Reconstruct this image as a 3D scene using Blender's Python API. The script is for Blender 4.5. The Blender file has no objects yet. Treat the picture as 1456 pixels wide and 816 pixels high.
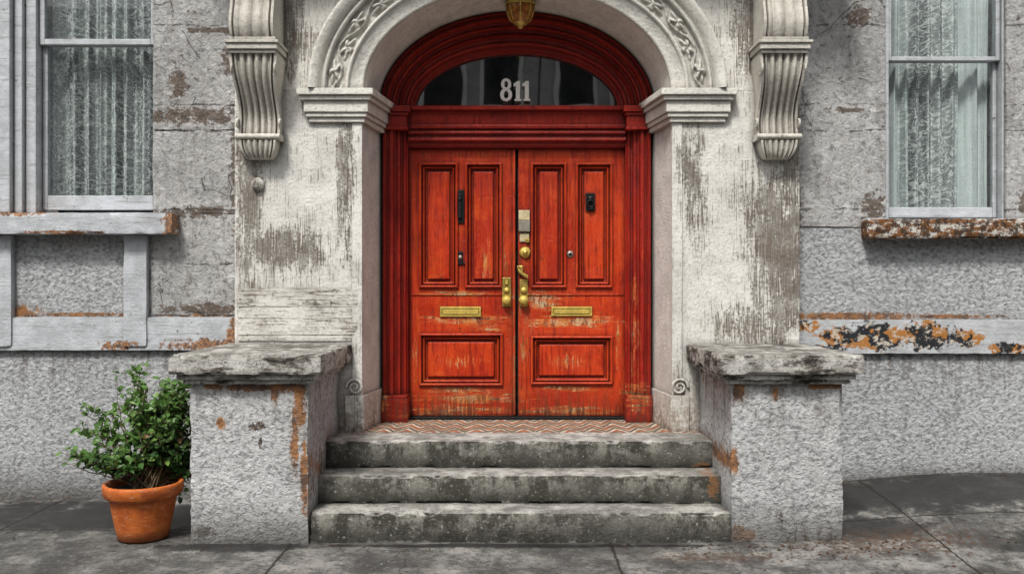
import bpy, bmesh, math, random
from mathutils import Vector, noise
random.seed(7)
sc=bpy.context.scene
XC=0.037
# ------------------------------------------------------------------ materials
class M:
    def __init__(s,name):
        s.m=bpy.data.materials.new(name); s.m.use_nodes=True
        s.t=s.m.node_tree; s.t.nodes.clear()
        s.out=s.t.nodes.new('ShaderNodeOutputMaterial')
        s.b=s.t.nodes.new('ShaderNodeBsdfPrincipled')
        s.t.links.new(s.b.outputs[0],s.out.inputs[0])
        s.tc=s.t.nodes.new('ShaderNodeTexCoord').outputs['Object']
        sx=s.t.nodes.new('ShaderNodeSeparateXYZ'); s.t.links.new(s.tc,sx.inputs[0])
        s.x,s.y,s.z=sx.outputs
    def put(s,sock,v):
        if isinstance(v,bpy.types.NodeSocket): s.t.links.new(v,sock)
        elif isinstance(v,(tuple,list)):
            sock.default_value=tuple(v)+((1,) if len(v)==3 and len(sock.default_value)==4 else ())
        else: sock.default_value=v
    def math(s,op,a,b=0.0,clamp=False):
        n=s.t.nodes.new('ShaderNodeMath'); n.operation=op; n.use_clamp=clamp
        s.put(n.inputs[0],a); s.put(n.inputs[1],b); return n.outputs[0]
    def sv(s,sc_,off=(0,0,0)):
        n=s.t.nodes.new('ShaderNodeMapping'); s.t.links.new(s.tc,n.inputs[0])
        n.inputs['Scale'].default_value=sc_; n.inputs['Location'].default_value=off
        return n.outputs[0]
    def noise(s,scale=(1,1,1),detail=4,rough=.55,dist=0,off=(0,0,0)):
        if not isinstance(scale,tuple): scale=(scale,)*3
        n=s.t.nodes.new('ShaderNodeTexNoise'); s.t.links.new(s.sv(scale,off),n.inputs['Vector'])
        n.inputs['Scale'].default_value=1; n.inputs['Detail'].default_value=detail
        n.inputs['Roughness'].default_value=rough; n.inputs['Distortion'].default_value=dist
        return n.outputs['Fac']
    def vor(s,scale,feature='F1',off=(0,0,0)):
        if not isinstance(scale,tuple): scale=(scale,)*3
        n=s.t.nodes.new('ShaderNodeTexVoronoi'); n.feature=feature
        s.t.links.new(s.sv(scale,off),n.inputs['Vector']); n.inputs['Scale'].default_value=1
        return n.outputs['Distance']
    def crack(s,scale,width,wob=.25,off=(0,0,0)):
        nz=s.t.nodes.new('ShaderNodeTexNoise'); s.t.links.new(s.sv((scale*2.5,)*3,off),nz.inputs['Vector']); nz.inputs['Scale'].default_value=1; nz.inputs['Detail'].default_value=4
        sub=s.t.nodes.new('ShaderNodeVectorMath'); sub.operation='MULTIPLY_ADD'
        s.t.links.new(nz.outputs['Color'],sub.inputs[0]); sub.inputs[1].default_value=(wob,)*3; s.t.links.new(s.sv((scale,)*3,off),sub.inputs[2])
        v=s.t.nodes.new('ShaderNodeTexVoronoi'); v.feature='DISTANCE_TO_EDGE'; v.inputs['Scale'].default_value=1; s.t.links.new(sub.outputs[0],v.inputs['Vector'])
        return s.rng(v.outputs['Distance'],width*.3,width,1,0)
    def rng(s,v,a,b,lo=0.0,hi=1.0):
        n=s.t.nodes.new('ShaderNodeMapRange'); n.interpolation_type='SMOOTHSTEP'
        s.put(n.inputs[0],v); n.inputs[1].default_value=a; n.inputs[2].default_value=b
        n.inputs[3].default_value=lo; n.inputs[4].default_value=hi
        return n.outputs[0]
    def mix(s,f,a,b,mode='MIX'):
        n=s.t.nodes.new('ShaderNodeMix'); n.data_type='RGBA'; n.blend_type=mode
        s.put(n.inputs[0],f); s.put(n.inputs[6],a); s.put(n.inputs[7],b); return n.outputs[2]
    def blob(s,cx,cz,rx,rz,second=None,lo=.15,hi=1.5):
        zz=s.z if second is None else second
        a=s.math('DIVIDE',s.math('SUBTRACT',s.x,cx),rx); b=s.math('DIVIDE',s.math('SUBTRACT',zz,cz),rz)
        d=s.math('SQRT',s.math('ADD',s.math('MULTIPLY',a,a),s.math('MULTIPLY',b,b)))
        return s.rng(d,lo,hi,1.0,0.0)
    def regions(s,l,second=None): return s.mx(*[s.blob(*b,second=second) for b in l])
    def ragged(s,reg,n,k=.36,t=.70,w=.03): return s.rng(s.ad(n,s.ml(reg,k)),t,t+w)
    def mx(s,*l):
        r=l[0]
        for q in l[1:]: r=s.math('MAXIMUM',r,q)
        return r
    def ml(s,a,b): return s.math('MULTIPLY',a,b)
    def ad(s,a,b): return s.math('ADD',a,b)
    def grime(s,dist=.04,lo=.25,hi=.75):  # AO node mask; callers mix a dark colour into creases and corners
        n=s.t.nodes.new('ShaderNodeAmbientOcclusion'); n.samples=2
        n.inputs['Distance'].default_value=dist
        return s.rng(n.outputs['AO'],lo,hi,1.0,0.0)
    def geo(s,name):
        n=s.t.nodes.new('ShaderNodeNewGeometry'); return n.outputs[name]
    def nrm(s,i):
        n=s.t.nodes.new('ShaderNodeSeparateXYZ'); s.t.links.new(s.geo('Normal'),n.inputs[0]); return n.outputs[i]
    def bump(s,h,dist,strength=1.0,prev=None):
        n=s.t.nodes.new('ShaderNodeBump'); n.inputs['Distance'].default_value=dist
        n.inputs['Strength'].default_value=strength; s.t.links.new(h,n.inputs['Height'])
        if prev is not None: s.t.links.new(prev,n.inputs['Normal'])
        return n.outputs[0]
    def fin(s,col,rough=.8,normal=None,metal=0,spec=.3):
        s.put(s.b.inputs['Base Color'],col); s.put(s.b.inputs['Roughness'],rough)
        s.put(s.b.inputs['Metallic'],metal); s.b.inputs['Specular IOR Level'].default_value=spec
        if normal is not None: s.t.links.new(normal,s.b.inputs['Normal'])
        return s.m
DARK=(.03,.027,.024)

def mat_stucco(name,c1,c2,rust=(),dark=(),amp=.03,streak=.28,topz=None,rk=.33):
    m=M(name)
    big=m.noise(1.6,4,.6); mid=m.noise(9,5,.68); fin=m.noise(85,3,.7)
    col=m.mix(m.rng(big,.35,.65),c1,c2)
    col=m.mix(m.rng(mid,.5,.68,0,.3),col,(.2,.19,.175))
    st=m.noise((13,13,.9),6,.66,off=(3,1,7))
    col=m.mix(m.rng(st,.52,.72,0,streak),col,(.17,.16,.15))
    if topz is not None: # water runs just below the coping
        run=m.ml(m.rng(m.z,topz-.40,topz,0,.55),m.rng(m.z,topz+.01,topz+.03,1,0))
        col=m.mix(m.ml(run,m.rng(st,.45,.62)),col,(.14,.11,.09))
    h=m.noise((33,33,38),4,.64,dist=.3)
    col=m.mix(m.rng(h,.49,.36,0,.55),col,(.13,.13,.13))
    col=m.mix(m.rng(h,.50,.62,0,.5),col,(.76,.77,.77))
    sp=m.noise(13,7,.76,off=(9,2,4))
    col=m.mix(m.rng(sp,.68,.70,0,.8),col,(.14,.105,.08))
    rn=m.noise((26,26,13),7,.77,off=(1,2,3))
    if rust:
        reg=m.regions(rust)
        r=m.ragged(reg,rn,rk,.70,.05)
        col=m.mix(m.ml(reg,.30),col,(.32,.19,.10))
        col=m.mix(m.ml(r,.88),col,m.mix(m.rng(mid,.40,.62),(.44,.185,.05),(.12,.06,.035)))
    if dark:
        col=m.mix(m.ml(m.ragged(m.regions(dark),rn,.30,.70,.05),.9),col,m.mix(m.rng(fin,.45,.6),DARK,(.2,.13,.08)))
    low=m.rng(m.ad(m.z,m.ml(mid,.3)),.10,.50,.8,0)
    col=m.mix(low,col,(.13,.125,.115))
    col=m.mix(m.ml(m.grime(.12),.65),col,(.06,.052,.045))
    n=m.bump(h,amp); n=m.bump(fin,.006,1,n); n=m.bump(sp,.015,.6,n)
    return m.fin(col,.9,n)

stucco_l=mat_stucco('stucco_grey',(.56,.575,.59),(.46,.475,.49),
    rust=[(-3.72,1.39,.25,.07),(-2.3,1.39,.6,.05),(-3.2,1.375,.5,.02),(2.5,1.36,.8,.04),(-2.1,1.10,.2,.05),(2.3,1.06,.3,.03),(3.3,1.36,.5,.02)],topz=1.1)
stucco_ped=mat_stucco('stucco_pedestal',(.66,.665,.67),(.54,.55,.555),amp=.03,topz=1.0,rk=.36,
    rust=[(-1.31,.85,.05,.22),(-1.34,.62,.035,.24),(-1.28,.40,.035,.30),(-1.40,.97,.12,.05),(-1.79,.74,.04,.05),(-1.60,.96,.25,.03),(-1.46,.93,.03,.10),(-1.85,.97,.06,.03),(1.40,.93,.06,.09),(1.37,.5,.035,.10),(1.38,.05,.15,.07),(1.95,.97,.2,.025),(1.62,.93,.03,.06)],
    dark=[(-1.57,.72,.07,.04),(-1.55,.62,.02,.06),(1.66,.16,.02,.10),(-1.9,.08,.1,.05)])

def mat_block():
    m=M('weathered_render')
    big=m.noise(2.0,5,.62); mid=m.noise(7,6,.7); st=m.noise((16,16,1.6),5,.68); fin=m.noise(70,3,.7)
    h=m.noise(24,5,.72,dist=.4)
    col=m.mix(m.rng(big,.35,.65),(.60,.595,.585),(.45,.445,.435))
    col=m.mix(m.rng(st,.5,.66,0,.4),col,(.23,.215,.20))
    col=m.mix(m.rng(mid,.47,.32,0,.75),col,(.74,.74,.735))
    col=m.mix(m.rng(h,.48,.35,0,.62),col,(.15,.145,.14)); col=m.mix(m.rng(h,.54,.66,0,.5),col,(.78,.78,.77))
    fl=m.noise(12,7,.76,off=(5,5,5))
    col=m.mix(m.rng(fl,.61,.635,0,.85),col,(.11,.085,.068))
    wob=m.ml(m.math('SUBTRACT',mid,.5),.06)
    zz=m.ad(m.z,wob); ln=None
    for q in (2.745,2.94,3.535,2.155,1.75):
        d=m.rng(m.math('ABSOLUTE',m.math('SUBTRACT',zz,q)),.003,.010,1,0); ln=d if ln is None else m.mx(ln,d)
    ln=m.mx(m.ml(ln,m.rng(fl,.46,.54,0,.8)),m.ml(m.crack(1.3,.006),m.rng(big,.52,.56,0,.8)))
    rn=m.noise((16,16,24),7,.77)
    reg=m.regions([(-2.35,2.86,.7,.09),(-2.3,2.14,.5,.06),(-2.3,1.42,.5,.06),(-2.05,2.5,.08,.7),(2.12,2.0,.06,.8),(2.45,1.38,.5,.05),(2.7,2.18,.14,.14),(3.85,2.2,.12,.12),(-2.2,3.5,.4,.03),(-2.5,3.1,.1,.2),(-2.1,3.3,.1,.2),(2.5,2.9,.2,.03),(2.6,3.6,.15,.1)])
    r=m.ragged(reg,rn,.29,.68,.05)
    col=m.mix(m.ml(r,.85),col,m.mix(m.rng(fin,.4,.6),(.19,.125,.08),(.06,.048,.04)))
    col=m.mix(m.ml(ln,.8),col,(.08,.07,.06))
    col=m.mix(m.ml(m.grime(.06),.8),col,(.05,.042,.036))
    n=m.bump(h,.032); n=m.bump(fin,.006,1,n); n=m.bump(fl,.02,.6,n); n=m.bump(m.math('SUBTRACT',1.0,ln),.010,1,n)
    return m.fin(col,.92,n)
block=mat_block()

def mat_white(name,base=(.86,.845,.795),wear=0.0,region=(),dirt=.35,horiz=False,hair=.85):
    m=M(name)
    big=m.noise(1.4,4,.6,off=(2,2,2)); mid=m.noise(6,6,.7)
    g1=m.noise((22,22,3.0) if not horiz else (2.5,24,50),8,.77); hl=m.noise((120,120,4) if not horiz else (4,150,150),5,.68)
    fi=m.noise(48,5,.74)
    col=m.mix(m.rng(mid,.38,.66),base,tuple(q*.80 for q in base))
    col=m.mix(m.rng(big,.42,.66,0,dirt),col,(.44,.42,.375))
    col=m.mix(m.rng(fi,.5,.68,0,.5),col,(.38,.35,.30))
    face=m.rng(m.math('ABSOLUTE',m.nrm(0)),.3,.7,1,.0)
    reg=m.regions(region) if region else m.rng(big,.5,.5001,0,0)
    b=m.ad(m.ml(reg,.17),m.ad(m.ml(m.math('SUBTRACT',big,.5),.28),wear))
    b=m.ad(b,m.ml(m.math('SUBTRACT',face,1.0),.12))
    wv=m.ad(m.ad(m.ml(g1,.68),m.ml(fi,.32)),b)
    f=m.rng(wv,.62,.65); halo=m.rng(wv,.53,.63)
    wood=m.mix(m.rng(hl,.42,.58),(.20,.182,.16),(.58,.56,.51))
    wood=m.mix(m.rng(fi,.52,.62,0,.8),wood,(.12,.10,.082))
    col=m.mix(m.ml(halo,.38),col,(.50,.47,.41))
    col=m.mix(m.ml(f,.88),col,wood)
    ww=m.ad(m.ml(hl,.72),m.ad(m.ml(mid,.33),m.ml(b,.5)))
    col=m.mix(m.ml(m.rng(ww,.59,.635),m.ml(face,hair)),col,(.14,.105,.08))
    sp=m.noise(20,7,.78,off=(1,8,3))
    col=m.mix(m.rng(m.ad(sp,m.ml(b,.25)),.655,.67,0,.9),col,(.12,.085,.06))
    low=m.rng(m.ad(m.z,m.ml(mid,.5)),.78,1.2,.8,0)
    col=m.mix(m.ml(low,m.rng(sp,.4,.58)),col,(.22,.15,.095))
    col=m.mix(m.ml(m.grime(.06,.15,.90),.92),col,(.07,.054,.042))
    h=m.math('SUBTRACT',m.ml(hl,.35),m.ml(f,.8))
    n=m.bump(h,.008); n=m.bump(mid,.014,.6,n); n=m.bump(fi,.005,1,n); n=m.bump(sp,.012,.5,n)
    return m.fin(col,.72,n)
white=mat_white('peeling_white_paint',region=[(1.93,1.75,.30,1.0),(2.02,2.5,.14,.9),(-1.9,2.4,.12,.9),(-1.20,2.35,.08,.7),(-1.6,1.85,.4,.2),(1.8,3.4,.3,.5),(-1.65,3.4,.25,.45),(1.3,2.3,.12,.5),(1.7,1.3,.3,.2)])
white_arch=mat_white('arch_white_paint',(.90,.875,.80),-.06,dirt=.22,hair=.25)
white_plank=mat_white('plank_white_paint',(.80,.78,.72),.05,horiz=True)
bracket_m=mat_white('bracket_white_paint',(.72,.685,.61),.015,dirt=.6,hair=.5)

def mat_trim(name,c=(.58,.605,.635),right=False):
    m=M(name)
    mid=m.noise(8,6,.7); g=m.noise((3,40,50),5,.68); sp=m.noise((16,16,22),7,.77,off=(4,4,4)); fi=m.noise(60,3,.6)
    col=m.mix(m.rng(mid,.35,.65),c,tuple(q*.76 for q in c))
    col=m.mix(m.rng(g,.55,.66,0,.55),col,(.24,.23,.22))
    col=m.mix(m.rng(sp,.63,.65,0,.9),col,(.10,.068,.05))
    rn=m.noise(16,7,.77)
    if right:
        reg=m.regions([(2.72,1.21,.27,.13),(3.08,1.22,.24,.14),(2.45,1.2,.22,.10),(3.38,1.20,.16,.08),(2.25,1.12,.2,.04),(2.2,1.29,.12,.05),(3.7,1.12,.2,.06)])
        r=m.ragged(reg,rn,.38,.69)
        c2=m.mix(m.rng(m.noise(5,4,.65,off=(7,7,7)),.47,.50),(.42,.18,.045),(.02,.022,.026))
        c2=m.mix(m.rng(sp,.54,.57),c2,(.56,.50,.42))
        col=m.mix(r,col,c2)
    else:
        reg=m.regions([(-2.5,2.05,.08,.14),(-2.25,1.15,.5,.06),(-2.95,1.14,.2,.05),(-3.6,2.12,.3,.03),(-2.05,1.24,.1,.14),(-3.3,1.98,.4,.02)])
        col=m.mix(m.ml(m.ragged(reg,rn,.32),.9),col,m.mix(m.rng(fi,.4,.6),(.42,.18,.05),(.08,.04,.025)))
    col=m.mix(m.ml(m.grime(.05),.8),col,(.06,.055,.05))
    n=m.bump(m.ml(g,.6),.005); n=m.bump(mid,.010,.6,n); n=m.bump(sp,.010,.6,n); n=m.bump(fi,.003,1,n)
    return m.fin(col,.65,n)
trim=mat_trim('pale_trim_paint'); trim_r=mat_trim('pale_trim_paint_rusted',(.56,.58,.60),True)
def mat_rustsill():
    m=M('rusted_sill_paint'); a=m.noise((9,20,22),7,.77); b=m.noise(24,7,.76)
    col=m.mix(m.rng(a,.47,.50),(.62,.60,.55),(.22,.09,.03)); col=m.mix(m.rng(b,.49,.53,0,.92),col,(.05,.032,.024))
    col=m.mix(m.rng(m.nrm(2),.5,.9,0,.8),col,(.56,.58,.60))
    return m.fin(col,.85,m.bump(a,.018))
rustsill=mat_rustsill()

def mat_red(name,base,wear=True):
    m=M(name)
    big=m.noise(2.2,4,.6); mid=m.noise(9,6,.72); g=m.noise((44,44,2.6),7,.74); g2=m.noise((170,170,9),5,.66)
    b=base
    col=m.mix(m.rng(big,.38,.62),b,(b[0]*.74,b[1]*.50,b[2]*.6))
    pt=m.noise((4,4,5),6,.74,off=(8,1,5))
    col=m.mix(m.rng(pt,.50,.66,0,.55),col,(b[0]*.50,b[1]*.35,b[2]*.5))
    col=m.mix(m.rng(pt,.46,.34,0,.5),col,(min(.8,b[0]*1.12),b[1]*1.9,b[2]*1.6))
    col=m.mix(m.rng(g,.5,.66,0,.5),col,(min(.8,b[0]*1.15),b[1]*2.0,b[2]*1.8))
    col=m.mix(m.rng(g,.47,.36,0,.85),col,(b[0]*.34,b[1]*.24,b[2]*.5))
    fl=m.noise((26,26,8),7,.79,off=(2,6,1))
    col=m.mix(m.rng(m.ad(fl,m.ml(big,.1)),.675,.69,0,.9),col,(.09,.024,.012))
    col=m.mix(m.rng(g2,.60,.67,0,.7),col,(.10,.013,.007))
    if wear:
        rh=m.noise((6,6,55),8,.79); rv=m.noise((38,38,6),8,.79)
        R1=m.regions([(-.40,1.325,.42,.05),(.47,1.31,.42,.07),(-.3,.70,.5,.06),(-.45,.60,.5,.07),(.45,.60,.5,.05),(-.45,1.53,.35,.03),(.2,1.50,.3,.06),(-.2,1.255,.2,.05),(-1.0,.7,.06,.10),(.98,.72,.12,.14),(.25,1.45,.14,.07),(-.4,.77,.35,.03),(.45,.78,.35,.03)])
        R2=m.regions([(.02,1.45,.11,.26),(.03,.95,.045,.5),(.10,1.2,.06,.35),(-.2,1.75,.06,.25),(.95,1.2,.04,.7),(.45,.99,.25,.07),(-.42,.99,.3,.06),(-.05,1.9,.03,.3),(-.77,1.0,.03,.3),(.84,1.1,.03,.3)])
        r=m.mx(m.ragged(R1,rh,.235,.68,.05),m.ragged(R2,rv,.155,.68,.05))
        edge=m.mx(m.ragged(R1,rh,.235,.60,.09),m.ragged(R2,rv,.155,.60,.09))
        tim=m.mix(m.rng(mid,.44,.56),(.66,.27,.08),(.62,.46,.26))
        tim=m.mix(m.rng(fl,.48,.54),tim,(.16,.07,.035))
        col=m.mix(m.ml(edge,.7),col,(.70,.135,.03))
        col=m.mix(m.ml(r,.92),col,tim)
        hand=m.ml(m.regions([(.03,1.6,.14,.75),(.03,.9,.07,.6)]),m.rng(rv,.40,.60))
        col=m.mix(m.ml(hand,.6),col,(.10,.022,.010))
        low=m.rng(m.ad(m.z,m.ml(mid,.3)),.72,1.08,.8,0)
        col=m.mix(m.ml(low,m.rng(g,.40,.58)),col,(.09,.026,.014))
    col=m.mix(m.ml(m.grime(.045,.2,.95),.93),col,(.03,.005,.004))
    n=m.bump(g,.008); n=m.bump(g2,.003,.8,n); n=m.bump(fl,.012,.6,n); n=m.bump(mid,.010,.5,n)
    return m.fin(col,m.rng(mid,.35,.65,.28,.50),n,spec=.4)
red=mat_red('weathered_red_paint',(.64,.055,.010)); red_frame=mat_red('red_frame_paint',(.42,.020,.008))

def mat_steps():
    m=M('step_stone')
    big=m.noise((1.5,3,3),5,.6); mid=m.noise(8,7,.76); fi=m.noise(70,4,.72); st=m.noise((9,9,2.5),6,.74)
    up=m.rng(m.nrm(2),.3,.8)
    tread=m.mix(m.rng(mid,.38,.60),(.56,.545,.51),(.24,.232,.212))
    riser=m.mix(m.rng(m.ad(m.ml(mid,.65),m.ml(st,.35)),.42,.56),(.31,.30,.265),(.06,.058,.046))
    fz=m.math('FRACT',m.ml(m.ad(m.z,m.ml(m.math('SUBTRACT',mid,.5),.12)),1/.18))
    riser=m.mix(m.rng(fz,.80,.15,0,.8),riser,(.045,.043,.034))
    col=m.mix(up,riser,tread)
    col=m.mix(m.rng(big,.45,.65,0,.55),col,(.11,.108,.094))
    sp=m.noise(45,5,.74,off=(3,3,3))
    col=m.mix(m.rng(sp,.57,.65,0,.78),col,(.035,.035,.03)); col=m.mix(m.rng(sp,.41,.33,0,.65),col,(.66,.65,.61))
    rn=m.noise(18,7,.77)
    reg=m.regions([(1.30,.3,.06,.12),(1.27,.38,.08,.03)])
    col=m.mix(m.ml(m.ragged(reg,rn,.32,.70,.08),.7),col,(.30,.14,.05))
    ck=m.ml(m.crack(.9,.005,.3,(3,3,3)),m.rng(big,.50,.54)); col=m.mix(m.ml(ck,.7),col,(.03,.028,.024))
    col=m.mix(m.ml(m.grime(.08),.9),col,(.025,.023,.02))
    n=m.bump(mid,.02); n=m.bump(fi,.005,1,n); n=m.bump(sp,.005,1,n)
    return m.fin(col,.88,n)
steps_m=mat_steps()
def mat_cap():
    m=M('pedestal_cap_stone')
    mid=m.noise(9,7,.76); fi=m.noise(60,4,.72); lay=m.noise((7,7,18),7,.77); big=m.noise(3,4,.6)
    col=m.mix(m.rng(mid,.4,.6),(.66,.645,.605),(.38,.37,.335))
    f=m.ad(m.ml(lay,.6),m.ml(big,.4))
    col=m.mix(m.rng(f,.50,.53,0,.85),col,(.13,.11,.09)); col=m.mix(m.rng(f,.55,.57,0,.9),col,(.025,.022,.02))
    col=m.mix(m.rng(fi,.58,.64,0,.75),col,(.06,.045,.035))
    col=m.mix(m.ml(m.rng(m.nrm(2),.5,.9),m.rng(mid,.42,.6,.2,.8)),col,(.19,.185,.165))
    col=m.mix(m.ml(m.grime(.06),.8),col,(.05,.045,.04))
    n=m.bump(mid,.024); n=m.bump(lay,.014,.8,n); n=m.bump(fi,.005,1,n)
    return m.fin(col,.9,n)
cap_m=mat_cap()

def mat_walk():
    m=M('sidewalk_concrete')
    big=m.noise(.9,6,.66,off=(1,4,0)); mid=m.noise(4,8,.79); fi=m.noise(90,4,.72); sp=m.noise(30,6,.76)
    col=m.mix(m.rng(mid,.40,.58),(.31,.30,.28),(.095,.093,.088))
    col=m.mix(m.rng(big,.43,.60,0,.75),col,(.055,.054,.052))
    col=m.mix(m.rng(sp,.55,.63,0,.85),col,(.025,.024,.022)); col=m.mix(m.rng(sp,.41,.33,0,.7),col,(.48,.47,.44))
    rn=m.noise(5,7,.76)
    reg=m.regions([(3.1,-.15,1.8,.5),(2.2,-.75,.5,.25),(-3,-.25,1.4,.45),(-1.7,-1.0,.5,.12),(3.6,-1.1,.8,.3),(0,-.97,1.4,.05)],m.y)
    wet=m.ragged(reg,rn,.36,.60,.16)
    col=m.mix(m.ml(wet,.86),col,(.02,.02,.021))
    rust=m.ragged(m.regions([(2.3,-1.0,.8,.3),(1.2,-1.2,.6,.12)],m.y),sp,.16,.60,.1)
    col=m.mix(m.ml(rust,.7),col,(.11,.06,.035))
    wob=m.ml(m.math('SUBTRACT',m.noise(6,5,.75),.5),.05)
    xx=m.ad(m.x,wob); yy=m.ad(m.y,wob)
    def line(c,p,w,v):
        q=m.math('ABSOLUTE',m.math('SUBTRACT',m.math('FRACT',m.math('DIVIDE',m.ad(v,-c+p*100.5),p)),.5))
        return m.rng(m.ml(q,p),w*.3,w,1,0)
    j=m.mx(line(-1.36,1.97,.010,xx),m.ml(line(-.62,1.6,.009,yy),m.rng(mid,.4,.5,.4,1)))
    cr=m.ml(m.crack(.55,.003,.3),m.rng(big,.50,.54))
    col=m.mix(m.ml(j,.85),col,(.03,.022,.016)); col=m.mix(m.ml(cr,.7),col,(.03,.027,.022))
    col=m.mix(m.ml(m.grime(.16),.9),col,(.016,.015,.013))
    h=m.math('SUBTRACT',m.ml(mid,.8),j)
    n=m.bump(h,.018); n=m.bump(fi,.005,1,n); n=m.bump(sp,.005,1,n)
    return m.fin(col,m.rng(wet,0,1,.88,.45),n)
walk_m=mat_walk()
def mat_asphalt():
    m=M('asphalt'); a=m.noise(60,5,.7); b=m.noise(1.2,4,.6)
    return m.fin(m.mix(m.rng(b,.4,.6),(.05,.05,.05),(.075,.073,.07)),.9,m.bump(a,.006))
asph=mat_asphalt()
def mat_tile():
    m=M('zigzag_floor_tile')
    z=m.ml(m.math('ABSOLUTE',m.math('SUBTRACT',m.math('FRACT',m.ml(m.x,1/.17)),.5)),1.6)
    t=m.math('FRACT',m.ad(m.ml(m.y,1/.24),z))
    c=m.mix(m.math('GREATER_THAN',t,.34),(.36,.12,.055),(.60,.54,.44))
    c=m.mix(m.math('GREATER_THAN',t,.60),c,(.04,.036,.032)); c=m.mix(m.math('GREATER_THAN',t,.80),c,(.48,.41,.32))
    d=m.noise(9,7,.76); d2=m.noise(40,5,.72)
    c=m.mix(m.rng(d,.42,.58,0,.75),c,(.15,.115,.08)); c=m.mix(m.rng(d2,.53,.63,0,.7),c,(.06,.048,.038))
    return m.fin(c,.6,m.bump(d2,.004))
tile_m=mat_tile()
def simple(name,c,rough=.5,metal=0,var=.3,scale=30,bump=.001,dirt=0):
    m=M(name); a=m.noise(scale,5,.7); b=m.noise(scale*.3,4,.6)
    col=m.mix(m.rng(a,.35,.65),c,tuple(q*(1-var) for q in c))
    if dirt: col=m.mix(m.rng(b,.45,.6,0,dirt),col,tuple(q*.35 for q in c)); col=m.mix(m.ml(m.grime(.015),.8),col,(.03,.02,.015))  # noise dirt, plus the AO crease darkening
    return m.fin(col,m.rng(a,.35,.65,rough*.8,min(1,rough*1.3)),m.bump(a,bump),metal)
brass=simple('tarnished_brass',(.85,.60,.16),.35,.75,.35,60,.002,.4)
brass_d=simple('dull_brass_paint',(.78,.58,.13),.42,.2,.3,60,.002,.35)
iron=simple('black_iron',(.02,.02,.022),.45,.4,.3,50,.002)
steel=simple('worn_steel',(.50,.46,.38),.4,.5,.4,60,.001,.5)
cream=simple('cream_plastic_plate',(.74,.62,.38),.5,0,.25,60,.001,.35)
numw=simple('white_enamel',(.94,.92,.86),.5,0,.06,30,.0005)
interior=simple('dark_interior',(.02,.022,.024),.8)
soil=simple('potting_soil',(.03,.02,.014),1,0,.5,60,.02)
bark=simple('twig_bark',(.13,.09,.05),.9,0,.4,60,.003)
def mat_litter():
    m=M('dry_leaf'); r=m.geo('Random Per Island')
    return m.fin(m.mix(r,(.16,.075,.03),(.05,.03,.018)),.8)
litter=mat_litter()
def mat_pot():
    m=M('terracotta'); a=m.noise(7,6,.7); b=m.noise((14,14,40),7,.77); c=m.noise(60,4,.6)
    col=m.mix(m.rng(a,.38,.62),(.60,.16,.032),(.42,.095,.022))
    col=m.mix(m.rng(b,.56,.64,0,.7),col,(.66,.38,.22)); col=m.mix(m.rng(b,.43,.35,0,.75),col,(.16,.05,.022))
    low=m.rng(m.ad(m.z,m.ml(a,.1)),.05,.16,.5,0); col=m.mix(low,col,(.2,.08,.04))
    col=m.mix(m.ml(m.grime(.03),.7),col,(.07,.025,.012))
    return m.fin(col,.5,m.bump(m.ad(m.ml(b,.6),m.ml(c,.3)),.006))
pot_m=mat_pot()
def mat_leaf():
    m=M('shrub_leaf'); r=m.geo('Random Per Island')
    col=m.mix(r,(.025,.078,.02),(.09,.20,.04))
    col=m.mix(m.rng(r,.84,.95),col,(.22,.35,.07)); n=m.noise(6,3,.5)
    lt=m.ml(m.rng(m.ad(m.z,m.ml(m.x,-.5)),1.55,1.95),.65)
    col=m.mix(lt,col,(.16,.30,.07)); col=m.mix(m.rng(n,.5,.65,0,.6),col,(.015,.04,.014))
    col=m.mix(m.ml(m.rng(r,.985,.99),.7),col,(.30,.12,.08))
    m.fin(col,.4,None,0,.45)
    tr=m.t.nodes.new('ShaderNodeBsdfTranslucent'); m.put(tr.inputs[0],col)
    mx=m.t.nodes.new('ShaderNodeMixShader'); mx.inputs[0].default_value=.25
    m.t.links.new(m.b.outputs[0],mx.inputs[1]); m.t.links.new(tr.outputs[0],mx.inputs[2]); m.t.links.new(mx.outputs[0],m.out.inputs[0])
    return m.m
leaf_m=mat_leaf()
def mat_glass(name,tint=(.9,.95,.95),refl=.10,grime=.12):
    m=M(name)
    tr=m.t.nodes.new('ShaderNodeBsdfTransparent'); tr.inputs[0].default_value=tint+(1,)
    gl=m.t.nodes.new('ShaderNodeBsdfGlossy'); gl.inputs['Roughness'].default_value=.02
    wob=m.bump(m.noise(2.2,1,.4),.004,.4); m.t.links.new(wob,gl.inputs['Normal'])
    df=m.t.nodes.new('ShaderNodeBsdfDiffuse'); df.inputs[0].default_value=(.4,.42,.42,1)
    a=m.t.nodes.new('ShaderNodeMixShader'); a.inputs[0].default_value=refl
    b=m.t.nodes.new('ShaderNodeMixShader'); m.put(b.inputs[0],m.ml(m.rng(m.noise(6,6,.7),.35,.75),grime))
    m.t.links.new(tr.outputs[0],a.inputs[1]); m.t.links.new(gl.outputs[0],a.inputs[2])
    m.t.links.new(a.outputs[0],b.inputs[1]); m.t.links.new(df.outputs[0],b.inputs[2]); m.t.links.new(b.outputs[0],m.out.inputs[0])
    return m.m
glass=mat_glass('window_glass',(.9,.95,.95),.10,.10); glass_t=mat_glass('transom_glass',(.8,.86,.84),.42,.06)
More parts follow.
